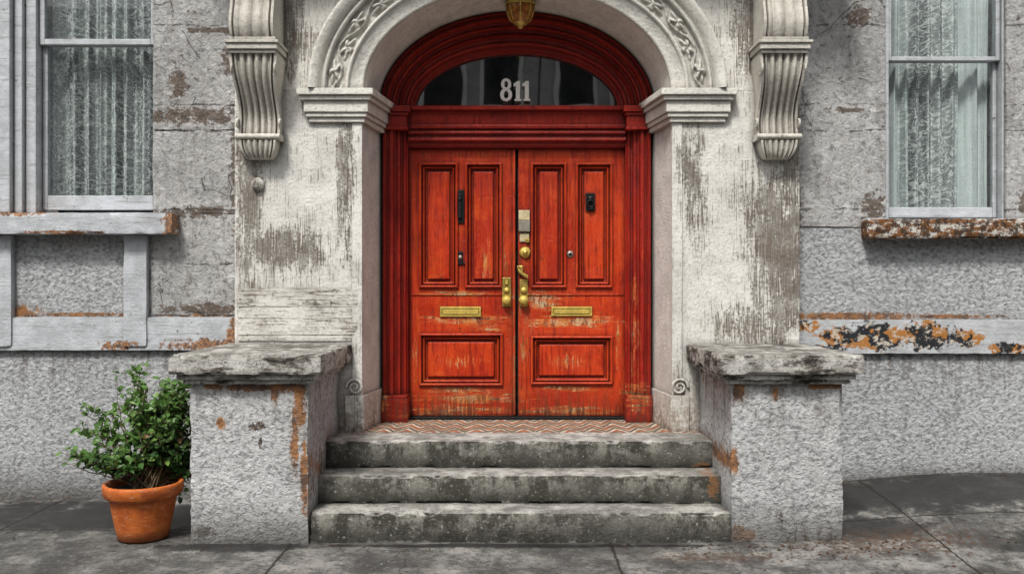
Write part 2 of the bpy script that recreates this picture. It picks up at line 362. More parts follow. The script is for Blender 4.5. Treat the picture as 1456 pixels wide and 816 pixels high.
def mat_lace(name,bright,dens,mid=None):
    m=M(name)
    fl=m.noise((22,1,20),4,.6,dist=2.5); fi=m.vor((120,1,120),'F1'); st=m.noise((26,1,.5),4,.6)
    pat=m.rng(fl,.52,.56)
    pat=m.mx(pat,m.ml(m.rng(m.noise((60,1,55),3,.6,dist=1.5),.56,.60),.7))
    if mid is not None:
        pat=m.ml(pat,m.rng(m.math('ABSOLUTE',m.math('SUBTRACT',m.x,mid)),.12,.30,1,.15))
        dn=m.ad(m.rng(m.math('ABSOLUTE',m.math('SUBTRACT',m.x,mid)),.10,.34,-.12,.42),dens)
    else: dn=m.ad(dens,0.0)
    dn=m.ad(dn,m.ad(m.ml(pat,.45),m.rng(st,.38,.62,-.14,.22))); dn=m.ad(dn,m.ml(m.rng(fi,.25,.6),.12)); dn=m.math('MINIMUM',m.math('MAXIMUM',dn,.08),1.0)
    col=m.mix(pat,(bright*.78,bright*.82,bright*.81),(bright,bright*1.01,bright*.98))
    m.fin(col,.9)
    tr=m.t.nodes.new('ShaderNodeBsdfTransparent'); mx=m.t.nodes.new('ShaderNodeMixShader')
    m.put(mx.inputs[0],dn); m.t.links.new(tr.outputs[0],mx.inputs[1]); m.t.links.new(m.b.outputs[0],mx.inputs[2]); m.t.links.new(mx.outputs[0],m.out.inputs[0])
    return m.m
lace_l=mat_lace('lace_curtain_fabric',.74,.28); lace_r=mat_lace('lace_curtain_fabric_b',.84,.38,3.22)
def mat_amber():
    m=M('amber_lantern_glass'); a=m.noise(30,3,.6)
    return m.fin(m.mix(m.rng(a,.4,.6),(.50,.20,.03),(.25,.07,.01)),.15,None,0,.6)
amber=mat_amber()

# ------------------------------------------------------------------ geometry helpers
def empty(name,parent=None,loc=(0,0,0)):
    o=bpy.data.objects.new(name,None); sc.collection.objects.link(o); o.parent=parent; return o
def add(name,verts,faces,mat,parent=None,smooth=False):
    me=bpy.data.meshes.new(name); me.from_pydata([tuple(v) for v in verts],[],faces); 
    bm=bmesh.new(); bm.from_mesh(me); bmesh.ops.recalc_face_normals(bm,faces=bm.faces); bm.to_mesh(me); bm.free()
    me.materials.append(mat)
    if smooth:
        for p in me.polygons: p.use_smooth=True
    o=bpy.data.objects.new(name,me); sc.collection.objects.link(o); o.parent=parent; return o
def prism(name,poly,z0,z1,mat,parent=None,bev=.004):
    bm=bmesh.new(); n=len(poly)
    a=[bm.verts.new((x,y,z0)) for x,y in poly]; b=[bm.verts.new((x,y,z1)) for x,y in poly]
    bm.faces.new(a); bm.faces.new(b)
    for i in range(n): bm.faces.new((a[i],a[(i+1)%n],b[(i+1)%n],b[i]))
    bmesh.ops.recalc_face_normals(bm,faces=bm.faces)
    if bev: bmesh.ops.bevel(bm,geom=bm.edges[:],offset=bev,segments=2,affect='EDGES',profile=.6)
    me=bpy.data.meshes.new(name); bm.to_mesh(me); bm.free(); me.materials.append(mat)
    o=bpy.data.objects.new(name,me); sc.collection.objects.link(o); o.parent=parent; return o
def box(name,x0,x1,y0,y1,z0,z1,mat,parent=None,bev=.004):
    if x0>x1: x0,x1=x1,x0
    return prism(name,[(x0,y0),(x1,y0),(x1,y1),(x0,y1)],z0,z1,mat,parent,bev)
def rough_box(name,x0,x1,y0,y1,z0,z1,mat,parent=None,res=.03,amp=.003,chip=.02,edge=.03,seed=0):
    L=(x1-x0,y1-y0,z1-z0); N=[max(2,int(math.ceil(l/res))) for l in L]
    lo=(x0,y0,z0); vs=[]; idx={}
    def vid(i,j,k):
        if (i,j,k) in idx: return idx[(i,j,k)]
        g=(i,j,k); p=[lo[a]+L[a]*g[a]/N[a] for a in range(3)]
        d=[min(p[a]-lo[a],lo[a]+L[a]-p[a]) for a in range(3)]
        sg=[1 if p[a]-lo[a]<L[a]/2 else -1 for a in range(3)]
        P=Vector(p)+Vector((seed*3.1,seed*1.7,0))
        n1=noise.noise(P*6)+.5*noise.noise(P*17); n2=noise.noise(P*9+Vector((9,9,9)))+.5*noise.noise(P*25)
        for a in range(3):
            if d[a]<1e-6:
                o=amp*n1
                for b in range(3):
                    if b!=a and d[b]<edge:
                        o+=chip*(1-d[b]/edge)**2*(.18+max(0,n2)*1.9)
                p[a]+=sg[a]*o
        idx[g]=len(vs); vs.append(p); return idx[g]
    F=[]
    for a in range(3):
        b,c=(a+1)%3,(a+2)%3
        for side in (0,N[a]):
            for i in range(N[b]):
                for j in range(N[c]):
                    q=[]
                    for di,dj in ((0,0),(1,0),(1,1),(0,1)):
                        g=[0,0,0]; g[a]=side; g[b]=i+di; g[c]=j+dj; q.append(vid(*g))
                    F.append(q)
    o=add(name,vs,F,mat,parent,False)
    bm=bmesh.new(); bm.from_mesh(o.data)
    for f in bm.faces: f.smooth=True
    for e in bm.edges:
        if len(e.link_faces)==2 and e.calc_face_angle()>.6: e.smooth=False
    bm.to_mesh(o.data); bm.free()
    return o
def rect_frame(V,F,x0,x1,z0,z1,prof,cap=True):
    base=len(V)
    for ins,y in prof:
        V+= [(x0+ins,y,z0+ins),(x1-ins,y,z0+ins),(x1-ins,y,z1-ins),(x0+ins,y,z1-ins)]
    for k in range(len(prof)-1):
        for c in range(4):
            a=base+4*k; F.append((a+c,a+(c+1)%4,a+4+(c+1)%4,a+4+c))
    if cap: a=base+4*(len(prof)-1); F.append((a,a+1,a+2,a+3))
def ring(name,cx,cz,inner,outer,prof,mat,parent,n=96,t0=0,t1=math.pi,smooth=False,disp=None):
    V=[];F=[];m=len(prof)
    for i in range(n+1):
        th=t0+(t1-t0)*i/n; c,s=math.cos(th),math.sin(th)
        for t,y in prof:
            a=inner[0]+(outer[0]-inner[0])*t; b=inner[1]+(outer[1]-inner[1])*t
            yy=y+(disp(th,t) if disp else 0)
            V.append((cx+a*c,yy,cz+b*s))
    for i in range(n):
        for j in range(m-1): F.append((i*m+j,i*m+j+1,(i+1)*m+j+1,(i+1)*m+j))
    return add(name,V,F,mat,parent,smooth)
def extr_z(name,prof,z0,z1,mat,parent):
    V=[];F=[]
    for x,y in prof: V+=[(x,y,z0),(x,y,z1)]
    for i in range(len(prof)-1): F.append((2*i,2*i+1,2*i+3,2*i+2))
    return add(name,V,F,mat,parent)
def extr_x(name,prof,x0,x1,mat,parent,caps=True):
    V=[];F=[];n=len(prof)
    for y,z in prof: V+=[(x0,y,z),(x1,y,z)]
    for i in range(n-1): F.append((2*i,2*i+1,2*i+3,2*i+2))
    if caps: F.append(tuple(range(0,2*n,2))); F.append(tuple(range(1,2*n,2)))
    return add(name,V,F,mat,parent)
def lathe(name,prof,cx,cy,mat,parent,n=32,smooth=True,axis='z',cz=0):
    V=[];F=[];m=len(prof)
    for i in range(n):
        th=2*math.pi*i/n
        for r,h in prof:
            if axis=='z': V.append((cx+r*math.cos(th),cy+r*math.sin(th),h))
            else: V.append((cx+r*math.cos(th),cy-h,cz+r*math.sin(th)))
    for i in range(n):
        for j in range(m-1):
            i2=(i+1)%n; F.append((i*m+j,i*m+j+1,i2*m+j+1,i2*m+j))
    return add(name,V,F,mat,parent,smooth)

# ------------------------------------------------------------------ townhouse
H=empty('townhouse')
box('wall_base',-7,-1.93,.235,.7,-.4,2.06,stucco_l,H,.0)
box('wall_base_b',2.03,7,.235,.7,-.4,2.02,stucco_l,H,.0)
for nm,x0,x1,z0,z1 in (('wall_pier',-2.69,-1.93,2.06,6),('wall_pier_outer',-7,-3.95,2.06,6),('wall_over_window',-3.95,-2.69,4.3,6),
                       ('wall_pier_b',2.03,2.80,2.02,6),('wall_pier_outer_b',3.70,7,2.02,6),('wall_over_window_b',2.80,3.70,4.3,6)):
    box(nm,x0,x1,.252,.7,z0,z1,block,H,0)
box('roof_slab',-7.2,7.2,-.05,6,6,6.2,stucco_l,H,.01)
box('rear_wall',-7,7,5.5,5.8,-.4,6,stucco_l,H,0)
box('room_partition',-1.9,-1.8,.75,5.4,-.4,5.9,interior,H,0); box('room_partition_b',1.9,2.0,.75,5.4,-.4,5.9,interior,H,0)
rough_box('render_band',-2.688,-1.985,.228,.26,2.752,2.937,block,H,.02,.009,.008,.03,2)
rough_box('render_face',-2.688,-1.985,.236,.26,2.13,2.751,block,H,.03,.007,.003,.02,1)
rough_box('render_face',-2.688,-1.985,.236,.26,2.938,4.9,block,H,.03,.007,.003,.02,3)
rough_box('render_face',2.085,2.797,.238,.26,2.03,4.9,block,H,.03,.006,.003,.02,9)
rough_box('render_face',3.703,5.2,.238,.26,2.03,4.9,block,H,.03,.006,.003,.02,19)
rough_box('render_face',-2.70,-1.985,.228,.26,1.372,2.128,block,H,.03,.006,.006,.03,31)
def course(nm,x0,x1,z0,z1,mat,y=.195): rough_box(nm,x0,x1,y,.26,z0,z1,mat,H,.025,.002,.003,.012,int(abs(x0)*7))
course('string_course',-6.9,-1.985,1.11,1.355,trim); course('string_course_b',2.085,6.9,1.085,1.335,trim_r)
course('panel_batten',-2.885,-2.715,1.14,1.965,trim,.18); course('panel_batten_b',-3.98,-3.72,1.14,1.965,trim,.18)
rough_box('window_sill',-5.2,-2.487,.085,.34,1.968,2.124,trim,H,.02,.003,.008,.018,3)
rough_box('window_sill_b',2.613,3.95,.10,.34,1.935,2.082,rustsill,H,.018,.006,.018,.03,5)

def window(nm,x0,x1,z0,ztop,zm,yf,mat,lace,fw,rb,zmw,freq=46):
    W=empty(nm,H)
    def sash(name,a0,a1,c0,c1,y,wl,wb,wt):
        S=[('l',a0,a0+wl,c0,c1),('r',a1-wl,a1,c0,c1),('b',a0+wl,a1-wl,c0,c0+wb),('t',a0+wl,a1-wl,c1-wt,c1)]
        for q,u0,u1,w0,w1 in S: box(name+'_'+q,u0,u1,y,y+.04,w0,w1,mat,W,.006)
        add(name+'_glass',[(a0+wl-.005,y+.022,c0+wb-.005),(a1-wl+.005,y+.022,c0+wb-.005),(a1-wl+.005,y+.022,c1-wt+.005),(a0+wl-.005,y+.022,c1-wt+.005)],[(0,1,2,3)],glass,W)
    sash('lower_sash',x0,x1,z0,zm+zmw,yf+.045,fw,rb,zmw)
    sash('upper_sash',x0,x1,zm,ztop,yf,fw,zmw*.8,.06)
    V=[];F=[];nx=300;nz=10
    for i in range(nx+1):
        x=x0+.005+(x1-x0-.01)*i/nx
        for j in range(nz+1):
            z=z0+.01+(ztop-z0)*j/nz
            ph=x*freq+2.5*math.sin(x*8)+.25*math.sin(z*2+x*5)
            y=yf+.17+.034*math.sin(ph)+.012*math.sin(ph*2.3+1)+.006*math.sin(x*151)
            V.append((x,y,z))
    for i in range(nx):
        for j in range(nz): a=i*(nz+1)+j; F.append((a,a+1,a+nz+2,a+nz+1))
    add('lace_curtain',V,F,lace,W,True)
    box('room_dark',x0-.02,x1+.02,yf+.32,yf+.34,z0-.05,ztop+.05,interior,W,0)
    return W
W=window('sash_window',-3.575,-2.692,2.165,4.3,3.41,.30,trim,lace_l,.04,.11,.055,50)
box('casing_outer',-4.25,-3.725,.17,.40,2.128,4.4,trim,W,.008)
box('casing_step',-3.722,-3.66,.22,.42,2.128,4.3,trim,W,.008); box('casing_inner',-3.658,-3.578,.26,.42,2.128,4.3,trim,W,.008)
W2=window('sash_window_b',2.832,3.682,2.105,4.3,3.285,.285,trim,lace_r,.03,.08,.04,58)
box('casing_l',2.803,2.829,.255,.40,2.085,4.3,trim,W2,.004); box('casing_r',3.684,3.699,.262,.40,2.085,4.3,trim,W2,.003)

# portal -----------------------------------------------
P=empty('entrance_portal',H)
ZS=2.995; AI=(1.10,.74)
for s in (-1,1):
    X=lambda d: XC+s*d
    poly=[(X(2.04),0),(X(1.127),0),(X(1.05),.50),(X(1.05),.69),(X(2.04),.69)]
    prism('jamb',poly,-.3,ZS,white,P,.006)
    prism('jamb_arris',[(X(1.19),-.010),(X(1.118),-.010),(X(1.112),.05),(X(1.19),.05)],.56,2.765,white,P,.004)
    for z0,z1,p in ((2.765,2.80,.028),(2.80,2.832,.045),(2.832,2.915,.058),(2.915,2.948,.08),(2.948,2.994,.10)):
        prism('capital_band',[(X(1.47+p),-p),(X(1.127-p),-p),(X(1.045-p),.44),(X(1.045-p),.47),(X(1.47+p),.47)],z0,z1,white_arch,P,.006)
    prism('jamb_plinth',[(X(1.24),-.02),(X(1.105),-.02),(X(1.04),.46),(X(1.2),.46)],.5,.80,white,P,.006)
    V=[];F=[];tn=60;rn_=8
    for i in range(tn+1):
        th=i/tn*math.pi*3.4; R=.062*(1-i/tn*.8); cxx=X(1.17)+R*math.cos(th)*s; czz=.86+R*math.sin(th)
        rr=.012*(1-.3*i/tn)
        for q in range(rn_):
            a=2*math.pi*q/rn_; rad=Vector((math.cos(th)*s,0,math.sin(th)))
            V.append((cxx+rad.x*rr*math.cos(a),-.012-rr*math.sin(a),czz+rad.z*rr*math.cos(a)))
    for i in range(tn):
        for q in range(rn_): F.append((i*rn_+q,i*rn_+(q+1)%rn_,(i+1)*rn_+(q+1)%rn_,(i+1)*rn_+q))
    add('scroll_ornament',V,F,white,P,True)
V=[];F=[];n=96;m=6
zt=6.0
for i in range(n+1):
    th=math.pi*i/n;c,sn=math.cos(th),math.sin(th)
    ip=Vector((XC+AI[0]*c,0,ZS+AI[1]*sn))
    tx=(2.04/abs(c)) if abs(c)>1e-6 else 1e9; tz=((zt-ZS)/sn) if sn>1e-6 else 1e9
    t=min(tx,tz); op=Vector((XC+t*c,0,ZS+t*sn))
    for j in range(m+1): V.append(ip.lerp(op,j/m))
for i in range(n):
    for j in range(m): a=i*(m+1)+j; F.append((a,a+1,a+m+2,a+m+1))
add('portal_face',V,F,white,P)
for s in (-1,1): box('portal_return',XC+s*2.04,XC+s*2.00,.002,.69,ZS,6,white,P,0)
V=[];F=[]
for i in range(n+1):
    th=math.pi*i/n;c,sn=math.cos(th),math.sin(th)
    for u in range(9):
        t=u/8; a=AI[0]+(1.045-AI[0])*t; b=AI[1]+(.725-AI[1])*t
        V.append((XC+a*c,-.03+.73*t,ZS+(2.97-ZS)*t+b*sn))
for i in range(n):
    for j in range(8): a=i*9+j; F.append((a,a+1,a+10,a+9))
add('arch_soffit',V,F,white_arch,P,True)
prof=[(0,-.02),(.012,-.040),(.05,-.046),(.27,-.046),(.275,-.062),(.30,-.072),(.335,-.062),(.345,-.040)]
N=30
prof+=[(.345+(.70-.345)*q/N,-.036) for q in range(1,N)]
prof+=[(.70,-.036),(.705,-.07),(.735,-.082),(.765,-.07),(.77,-.060),(.80,-.062),(.83,-.085),(.87,-.10),(.93,-.115),(.97,-.12),(1.0,-.118),(1.0,0)]
def carve(th,t):
    if not(.35<t<.695): return 0
    v=(t-.35)/.345; edge=min(v,1-v)/.10; edge=max(0,min(1,edge))
    L=abs(th-math.pi/2)*1.25/.24
    f=L-math.floor(L); sgn=1 if int(math.floor(L))%2==0 else -1
    vine=.5+.25*math.sin(L*math.pi)
    h=math.exp(-((v-vine)/.06)**2)
    du=(f-.5)*.75; dv=v-(.5-.15*sgn)
    r=math.hypot(du,dv); an=math.atan2(dv,du)
    lobe=.30*(1+.35*math.cos(5*an+sgn))
    leafh=max(0,1-(r/lobe)**3)*(.55+.45*abs(math.cos(2.5*an+sgn)))
    h=max(h,leafh); h=max(h,math.exp(-(r/.06)**2))
    h*=.8+.5*noise.noise(Vector((L*5,v*5,0)))
    return -.034*h*edge
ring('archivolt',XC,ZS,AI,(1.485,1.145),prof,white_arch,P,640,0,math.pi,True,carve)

def bracket(cx):
    B=empty('console_bracket',P)
    def body(name,zl,w,fl,fld):
        V=[];F=[];nx=36
        for (z,y,wm) in zl:
            for i in range(nx+1):
                u=i/nx*2-1
                g=0
                if abs(u)<.80: g=fld*(1-abs(math.sin((u/.8)*fl*math.pi/2)))**1.0 if fl else 0
                if .80<=abs(u)<.86: g=fld*.9
                V.append((cx+u*w*wm/2,y+g,z))
        rows=len(zl)
        for j in range(rows-1):
            for i in range(nx): a=j*(nx+1)+i; F.append((a,a+1,a+nx+2,a+nx+1))
        b=len(V)
        for (z,y,wm) in zl: V.append((cx-w*wm/2,.01,z)); V.append((cx+w*wm/2,.01,z))
        for j in range(rows-1):
            a=j*(nx+1); F.append((a,a+nx+1,b+2*j+2,b+2*j)); F.append((a+nx,a+2*nx+1,b+2*j+3,b+2*j+1))
        F.append(tuple(range(0,nx+1))+(b+1,b)); F.append(tuple(range((rows-1)*(nx+1),rows*(nx+1)))+(b+2*rows-1,b+2*rows-2))
        add(name,V,F,bracket_m,B,False)
    zl=[]
    for i in range(41):
        t=i/40; z=3.20-.53*t
        y=-.25+.16*(t**.75)-.035*math.sin(t*math.pi*2.0); w=1.06-.14*t+.05*math.cos(t*6.3)
        zl.append((z,y,w))
    body('scroll_body',zl,.30,5,.026)
    for z0,z1,p in ((3.20,3.225,.015),(3.225,3.265,.03),(3.265,3.285,.042),(3.285,3.31,.02)):
        box('cap_moulding',cx-.145-p,cx+.145+p,-.245-p,.02,z0,z1,bracket_m,B,.005)
    zl=[]
    for i in range(46):
        z=4.30-.99*i/45; t=max(0,(3.95-z)/.64); zl.append((z,-.25-.07*(1-t)-.03*math.sin(t*9),1.05))
    body('upper_console',zl,.29,3,.02)
    zl=[]
    for i in range(13):
        a=i/12*math.pi; zl.append((2.665-.0225*(1-math.cos(a)),-.115-.03*math.sin(a),1.05))
    body('neck_roll',zl,.30,0,0)
    zl=[]
    for i in range(25):
        t=i/24; zl.append((2.618-.125*t,-.075-.06*math.sqrt(max(0,1-(t*1.0)**2)) ,.92-.30*t**2.2))
    body('fluted_drop',zl,.28,5,.02)
    for sd in (-1,1):
        for (zc,yc,R) in ((3.10,-.20,.055),(2.74,-.09,.035)):
            V=[];F=[];tn=40;r8=6
            for i in range(tn+1):
                th=i/tn*math.pi*3.5; RR=R*(1-.8*i/tn)
                for q in range(r8):
                    a=2*math.pi*q/r8; rr=.009
                    V.append((cx+sd*(.15)+sd*rr*math.sin(a),yc+(RR+rr*math.cos(a))*math.cos(th),zc+(RR+rr*math.cos(a))*math.sin(th)))
            for i in range(tn):
                for q in range(r8): F.append((i*r8+q,i*r8+(q+1)%r8,(i+1)*r8+(q+1)%r8,(i+1)*r8+q))
            add('side_volute',V,F,bracket_m,B,True)
bracket(-1.80); bracket(1.89)
box('hood_slab',-2.3,2.38,-.5,.0,4.302,4.46,bracket_m,P,.01)
zz=1.19
for i,h in enumerate((.045,.12,.085,.13)):
    rough_box('repair_board',-1.975,-1.112,-.008-.003*(i%2),.01,zz,zz+h-.0015,white_plank,P,.03,.0015,.002,.012,i); zz+=h
lathe('wall_knob',[(0,.04),(.03,.04),(.042,.03),(.046,.012),(.046,0)],-1.83,.0,white,P,20,True,'y',2.32)
box('wall_knob_bar',-1.87,-1.80,-.03,.0,2.345,2.365,white,P,.005)

# red frame --------------------------------------------
Fm=empty('red_door_frame',H)
ZF=2.97
prof=[(1.02,.52),(1.0,.44),(.93,.43),(.90,.455),(.84,.455),(.82,.435),(.76,.43),(.73,.47),(.66,.48),(.63,.465),(.58,.465),(.55,.50),(.47,.51),(.44,.49),(.40,.485),(.37,.52),(.27,.53),(.24,.515),(.18,.52),(.15,.555),(.07,.56),(.04,.575),(0,.58),(0,.64)]
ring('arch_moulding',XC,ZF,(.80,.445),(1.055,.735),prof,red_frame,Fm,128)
ins=[(1.04,.52),(1.035,.44),(1.015,.43),(1.0,.455),(.985,.455),(.98,.44),(.955,.44),(.948,.47),(.935,.48),(.925,.475),(.905,.475),(.90,.505),(.887,.51),(.88,.50),(.866,.50),(.862,.53),(.852,.54),(.852,.66)]
for s in (-1,1):
    extr_z('jamb_moulding',[(XC+s*d,y) for d,y in ins],.54,2.80,red_frame,Fm)
    X=lambda d: XC+s*d
    for z0,z1,p in ((2.79,2.815,.012),(2.815,2.90,.004),(2.90,2.925,.016),(2.925,2.972,.030)):
        box('pilaster_capital',X(1.045),X(.852-p),.425-p,.60,z0,z1,red_frame,Fm,.004)
    for z0,z1,p in ((.54,.72,.012),(.72,.745,.004)):
        box('pilaster_plinth',X(1.043),X(.852-p),.42-p,.64,z0,z1,red_frame,Fm,.004)
tp=[(.66,2.985),(.47,2.985),(.462,2.975),(.462,2.955),(.50,2.948),(.50,2.935),(.515,2.925),(.52,2.85),(.505,2.845),(.50,2.83),(.505,2.815),(.525,2.81),(.525,2.80),(.51,2.795),(.505,2.78),(.515,2.77),(.53,2.765),(.53,2.75),(.515,2.745),(.51,2.725),(.53,2.715),(.545,2.71),(.545,2.685),(.56,2.678),(.56,2.672),(.66,2.672)]
extr_x('transom_bar',tp,XC-.851,XC+.851,red_frame,Fm)
box('threshold',XC-.85,XC+.85,.54,.70,.541,.562,iron,Fm,.004)
V=[(XC,.62,2.98)];F=[]
for i in range(65):
    th=math.pi*i/64; V.append((XC+.83*math.cos(th),.62,ZF+.47*math.sin(th)))
for i in range(64): F.append((0,i+1,i+2))
add('fanlight_glass',V,F,glass_t,Fm)
box('hall_dark',XC-1.1,XC+1.1,1.5,1.55,.5,3.9,interior,Fm,0)
for s in (-1,1): box('hall_wall',XC+s*1.06,XC+s*1.10,.69,1.5,.5,3.9,interior,Fm,0)
box('hall_ceiling',XC-1.1,XC+1.1,.70,1.5,3.85,3.9,interior,Fm,0)
lathe('hall_lamp',[(0,3.55),(.02,3.53),(.05,3.47),(.075,3.41),(.07,3.35),(.03,3.30),(0,3.28)],XC+.0,.8,iron,Fm,20)

N8=empty('house_number',H)
def annulus(x,z,a,b,w,y0,y1):
    n=40;V=[];F=[]
    for i in range(n):
        t=2*math.pi*i/n;c,s_=math.cos(t),math.sin(t)
        for y in (y0,y1):
            V.append((x+a*c,y,z+b*s_)); V.append((x+(a-w*1.1)*c,y,z+(b-w*.85)*s_))
    for i in range(n):
        p,q=4*i,4*((i+1)%n)
        F+=[(p,q,q+1,p+1),(p+2,p+3,q+3,q+2),(p,p+2,q+2,q),(p+1,q+1,q+3,p+3)]
    add('digit_eight',V,F,numw,N8)
annulus(-.046,3.088,.047,.052,.026,.556,.572); annulus(-.046,3.170,.040,.045,.023,.554,.574)
def one(x,z,h):
    V=[(x-.016,0,z),(x+.016,0,z),(x+.016,0,z+h),(x-.004,0,z+h),(x-.034,0,z+h-.022),(x-.034,0,z+h-.044),(x-.016,0,z+h-.036)]
    q=len(V); VV=[(a,.556,c) for a,b,c in V]+[(a,.572,c) for a,b,c in V]
    FF=[tuple(range(q)),tuple(range(q,2*q))]+[(i,(i+1)%q,q+(i+1)%q,q+i) for i in range(q)]
    add('digit_one',VV,FF,numw,N8)
    box('digit_foot',x-.028,x+.028,.554,.574,z-.002,z+.014,numw,N8,.002)
one(.046,3.040,.155); one(.116,3.040,.155)

# doors ------------------------------------------------
D=empty('red_double_door',H)
YD=.60
def leaf(name,x0,x1,panels,z0=.566,z1=2.668):
    V=[];F=[]
    xs=sorted({x0,x1}|{p[0] for p in panels}|{p[1] for p in panels}); zs=sorted({z0,z1}|{p[2] for p in panels}|{p[3] for p in panels})
    vi={}
    def v(x,z):
        if (x,z) not in vi: vi[(x,z)]=len(V); V.append((x,YD,z))
        return vi[(x,z)]
    for i in range(len(xs)-1):
        for j in range(len(zs)-1):
            mxx=(xs[i]+xs[i+1])/2; mz=(zs[j]+zs[j+1])/2
            if any(p[0]<mxx<p[1] and p[2]<mz<p[3] for p in panels): continue
            F.append((v(xs[i],zs[j]),v(xs[i+1],zs[j]),v(xs[i+1],zs[j+1]),v(xs[i],zs[j+1])))
    for p in panels:
        rect_frame(V,F,*p,[(0,YD),(.002,YD-.018),(.011,YD-.024),(.019,YD-.018),(.021,YD-.004),(.027,YD+.008),(.035,YD-.006),(.043,YD+.0),(.047,YD+.018),(.053,YD+.028),(.066,YD+.030),(.070,YD+.012),(.078,YD+.008)])
    rect_frame(V,F,x0,x1,z0,z1,[(0,YD),(0.0,YD+.05)],True)
    add(name,V,F,red,D)
pz=(1.572,2.56)
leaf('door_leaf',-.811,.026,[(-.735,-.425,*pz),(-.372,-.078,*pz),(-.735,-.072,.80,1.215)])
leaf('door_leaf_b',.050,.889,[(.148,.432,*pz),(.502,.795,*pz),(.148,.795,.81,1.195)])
box('meeting_bead',.006,.026,YD-.014,YD+.0,.57,2.665,red,D,.004)
box('door_gap_dark',-.82,.90,.645,.66,.56,2.68,interior,D,0)
for a,b in ((-.79,.0),(.06,.88)):
    box('rail_mould',a,b,YD-.008,YD+.002,1.515,1.530,red,D,.003); 
def slot(x0,x1,z0,z1):
    E=empty('mail_slot',D)
    V=[];F=[]; rect_frame(V,F,x0,x1,z0,z1,[(0,YD),(.0,YD-.010),(.004,YD-.014),(.014,YD-.014),(.017,YD-.009)]); add('plate',V,F,brass_d,E)
    box('flap',x0+.022,x1-.022,YD-.018,YD-.008,z0+.020,z1-.020,brass_d,E,.003)
    for xx in (x0+.010,x1-.010): lathe('screw',[(0,.017),(.004,.017),(.006,.013)],xx,YD,brass_d,E,10,True,'y',(z0+z1)/2)
slot(-.568,-.245,1.345,1.425); slot(.311,.633,1.350,1.425)
def plate(nm,x0,x1,z0,z1,mat,t=.010,bev=.004): return box(nm,x0,x1,YD-t,YD+.002,z0,z1,mat,HW,bev)
def knob(nm,x,z,r,mat,l=.05):
    lathe(nm,[(0,l),(r*.6,l-.003),(r*.95,l-r*.4),(r,l-r*.7),(r*.8,l-r*1.2),(r*.35,l-r*1.4),(r*.35,.012),(r*.8,.008),(r*.85,0)],x,YD,mat,HW,24,True,'y',z)
HW=empty('door_hardware',D)
plate('bolt_plate',-.444,-.378,2.085,2.345,iron,.014); plate('bolt_bar',-.426,-.396,2.12,2.31,iron,.03); 
knob('bolt_knob',-.411,2.27,.014,iron,.04)
plate('lock_plate',-.430,-.388,1.755,1.86,iron,.010); knob('lock_ring',-.409,1.815,.018,steel,.016); knob('lock_stub',-.375,1.765,.012,iron,.02)
plate('handle_plate',-.078,-.008,1.425,1.655,brass,.010,.004); knob('handle_knob',-.043,1.475,.036,brass_d,.07); knob('handle_cyl',-.043,1.555,.020,brass_d,.03); plate('handle_key',-.055,-.031,1.60,1.635,brass_d,.022,.004)
plate('handle_plate',.060,.125,1.425,1.64,brass,.010,.004); knob('handle_knob',.092,1.475,.038,brass_d,.07); knob('handle_cyl',.092,1.555,.024,brass_d,.035)
for i in range(14):
    t=i/13; box('lever_seg',.040+.075*t,.052+.075*t,YD-.045,YD-.02,1.735-.075*t**.5-.012,1.735-.075*t**.5+.012,brass,HW,.004)
plate('lever_base',.052,.088,1.68,1.75,brass,.03,.01)
knob('deadbolt',.104,1.852,.046,brass_d,.03); knob('deadbolt_core',.104,1.852,.020,brass,.042)
plate('lock_cover',.052,.140,2.105,2.185,cream,.016); plate('lock_box',.052,.142,2.015,2.10,steel,.030); plate('keeper',.060,.135,1.935,2.005,cream,.014,.006); plate('strike',.104,.138,1.93,1.96,brass,.02)
plate('knocker_plate',.582,.655,2.18,2.32,iron,.008,.003); knob('knocker_boss',.618,2.275,.022,iron,.035); 
V=[];F=[]
for i in range(25):
    th=i/24*2*math.pi
    for q in range(6):
        a=q/6*2*math.pi; V.append((.618+(.026+.006*math.cos(a))*math.cos(th),YD-.028+.006*math.sin(a),2.235+(.026+.006*math.cos(a))*math.sin(th)))
for i in range(24):
    for q in range(6): F.append((i*6+q,i*6+(q+1)%6,(i+1)*6+(q+1)%6,(i+1)*6+q))
add('knocker_ring',V,F,iron,HW,True)
knob('peephole',.459,1.838,.030,steel,.014); knob('peephole_core',.459,1.838,.013,iron,.02)

box('porch_slab',XC-1.3,XC+1.3,-.05,.70,.2,.54,tile_m,H,0)
# lantern ------------------------------------------------
Ln=empty('hanging_lantern')
lx,ly=.062,.22
lathe('canopy',[(.0,3.735),(.05,3.735),(.055,3.715),(.06,3.705),(.110,3.70),(.114,3.685),(.106,3.675)],lx,ly,brass,Ln,24)
lathe('amber_globe',[(.102,3.678),(.100,3.65),(.090,3.605),(.072,3.565),(.048,3.545),(.03,3.54)],lx,ly,amber,Ln,8,False)
lathe('finial',[(.050,3.55),(.054,3.542),(.043,3.532),(.024,3.525),(.022,3.517),(.015,3.506),(0,3.502)],lx,ly,brass,Ln,20)
for i in range(8):
    a=math.pi*2*i/8; V=[];F=[]
    pr=[(.110,3.682),(.108,3.65),(.097,3.605),(.078,3.563),(.051,3.542)]
    for r,h in pr:
        for da in (-.05,.05):
            V.append((lx+r*math.cos(a+da/r*.1),ly+r*math.sin(a+da/r*.1),h)); V.append((lx+(r-.012)*math.cos(a+da/r*.1),ly+(r-.012)*math.sin(a+da/r*.1),h))
    for j in range(4):
        b=j*4; F+=[(b,b+2,b+6,b+4),(b+1,b+5,b+7,b+3),(b,b+4,b+5,b+1),(b+2,b+3,b+7,b+6)]
    add('rib',V,F,brass,Ln)

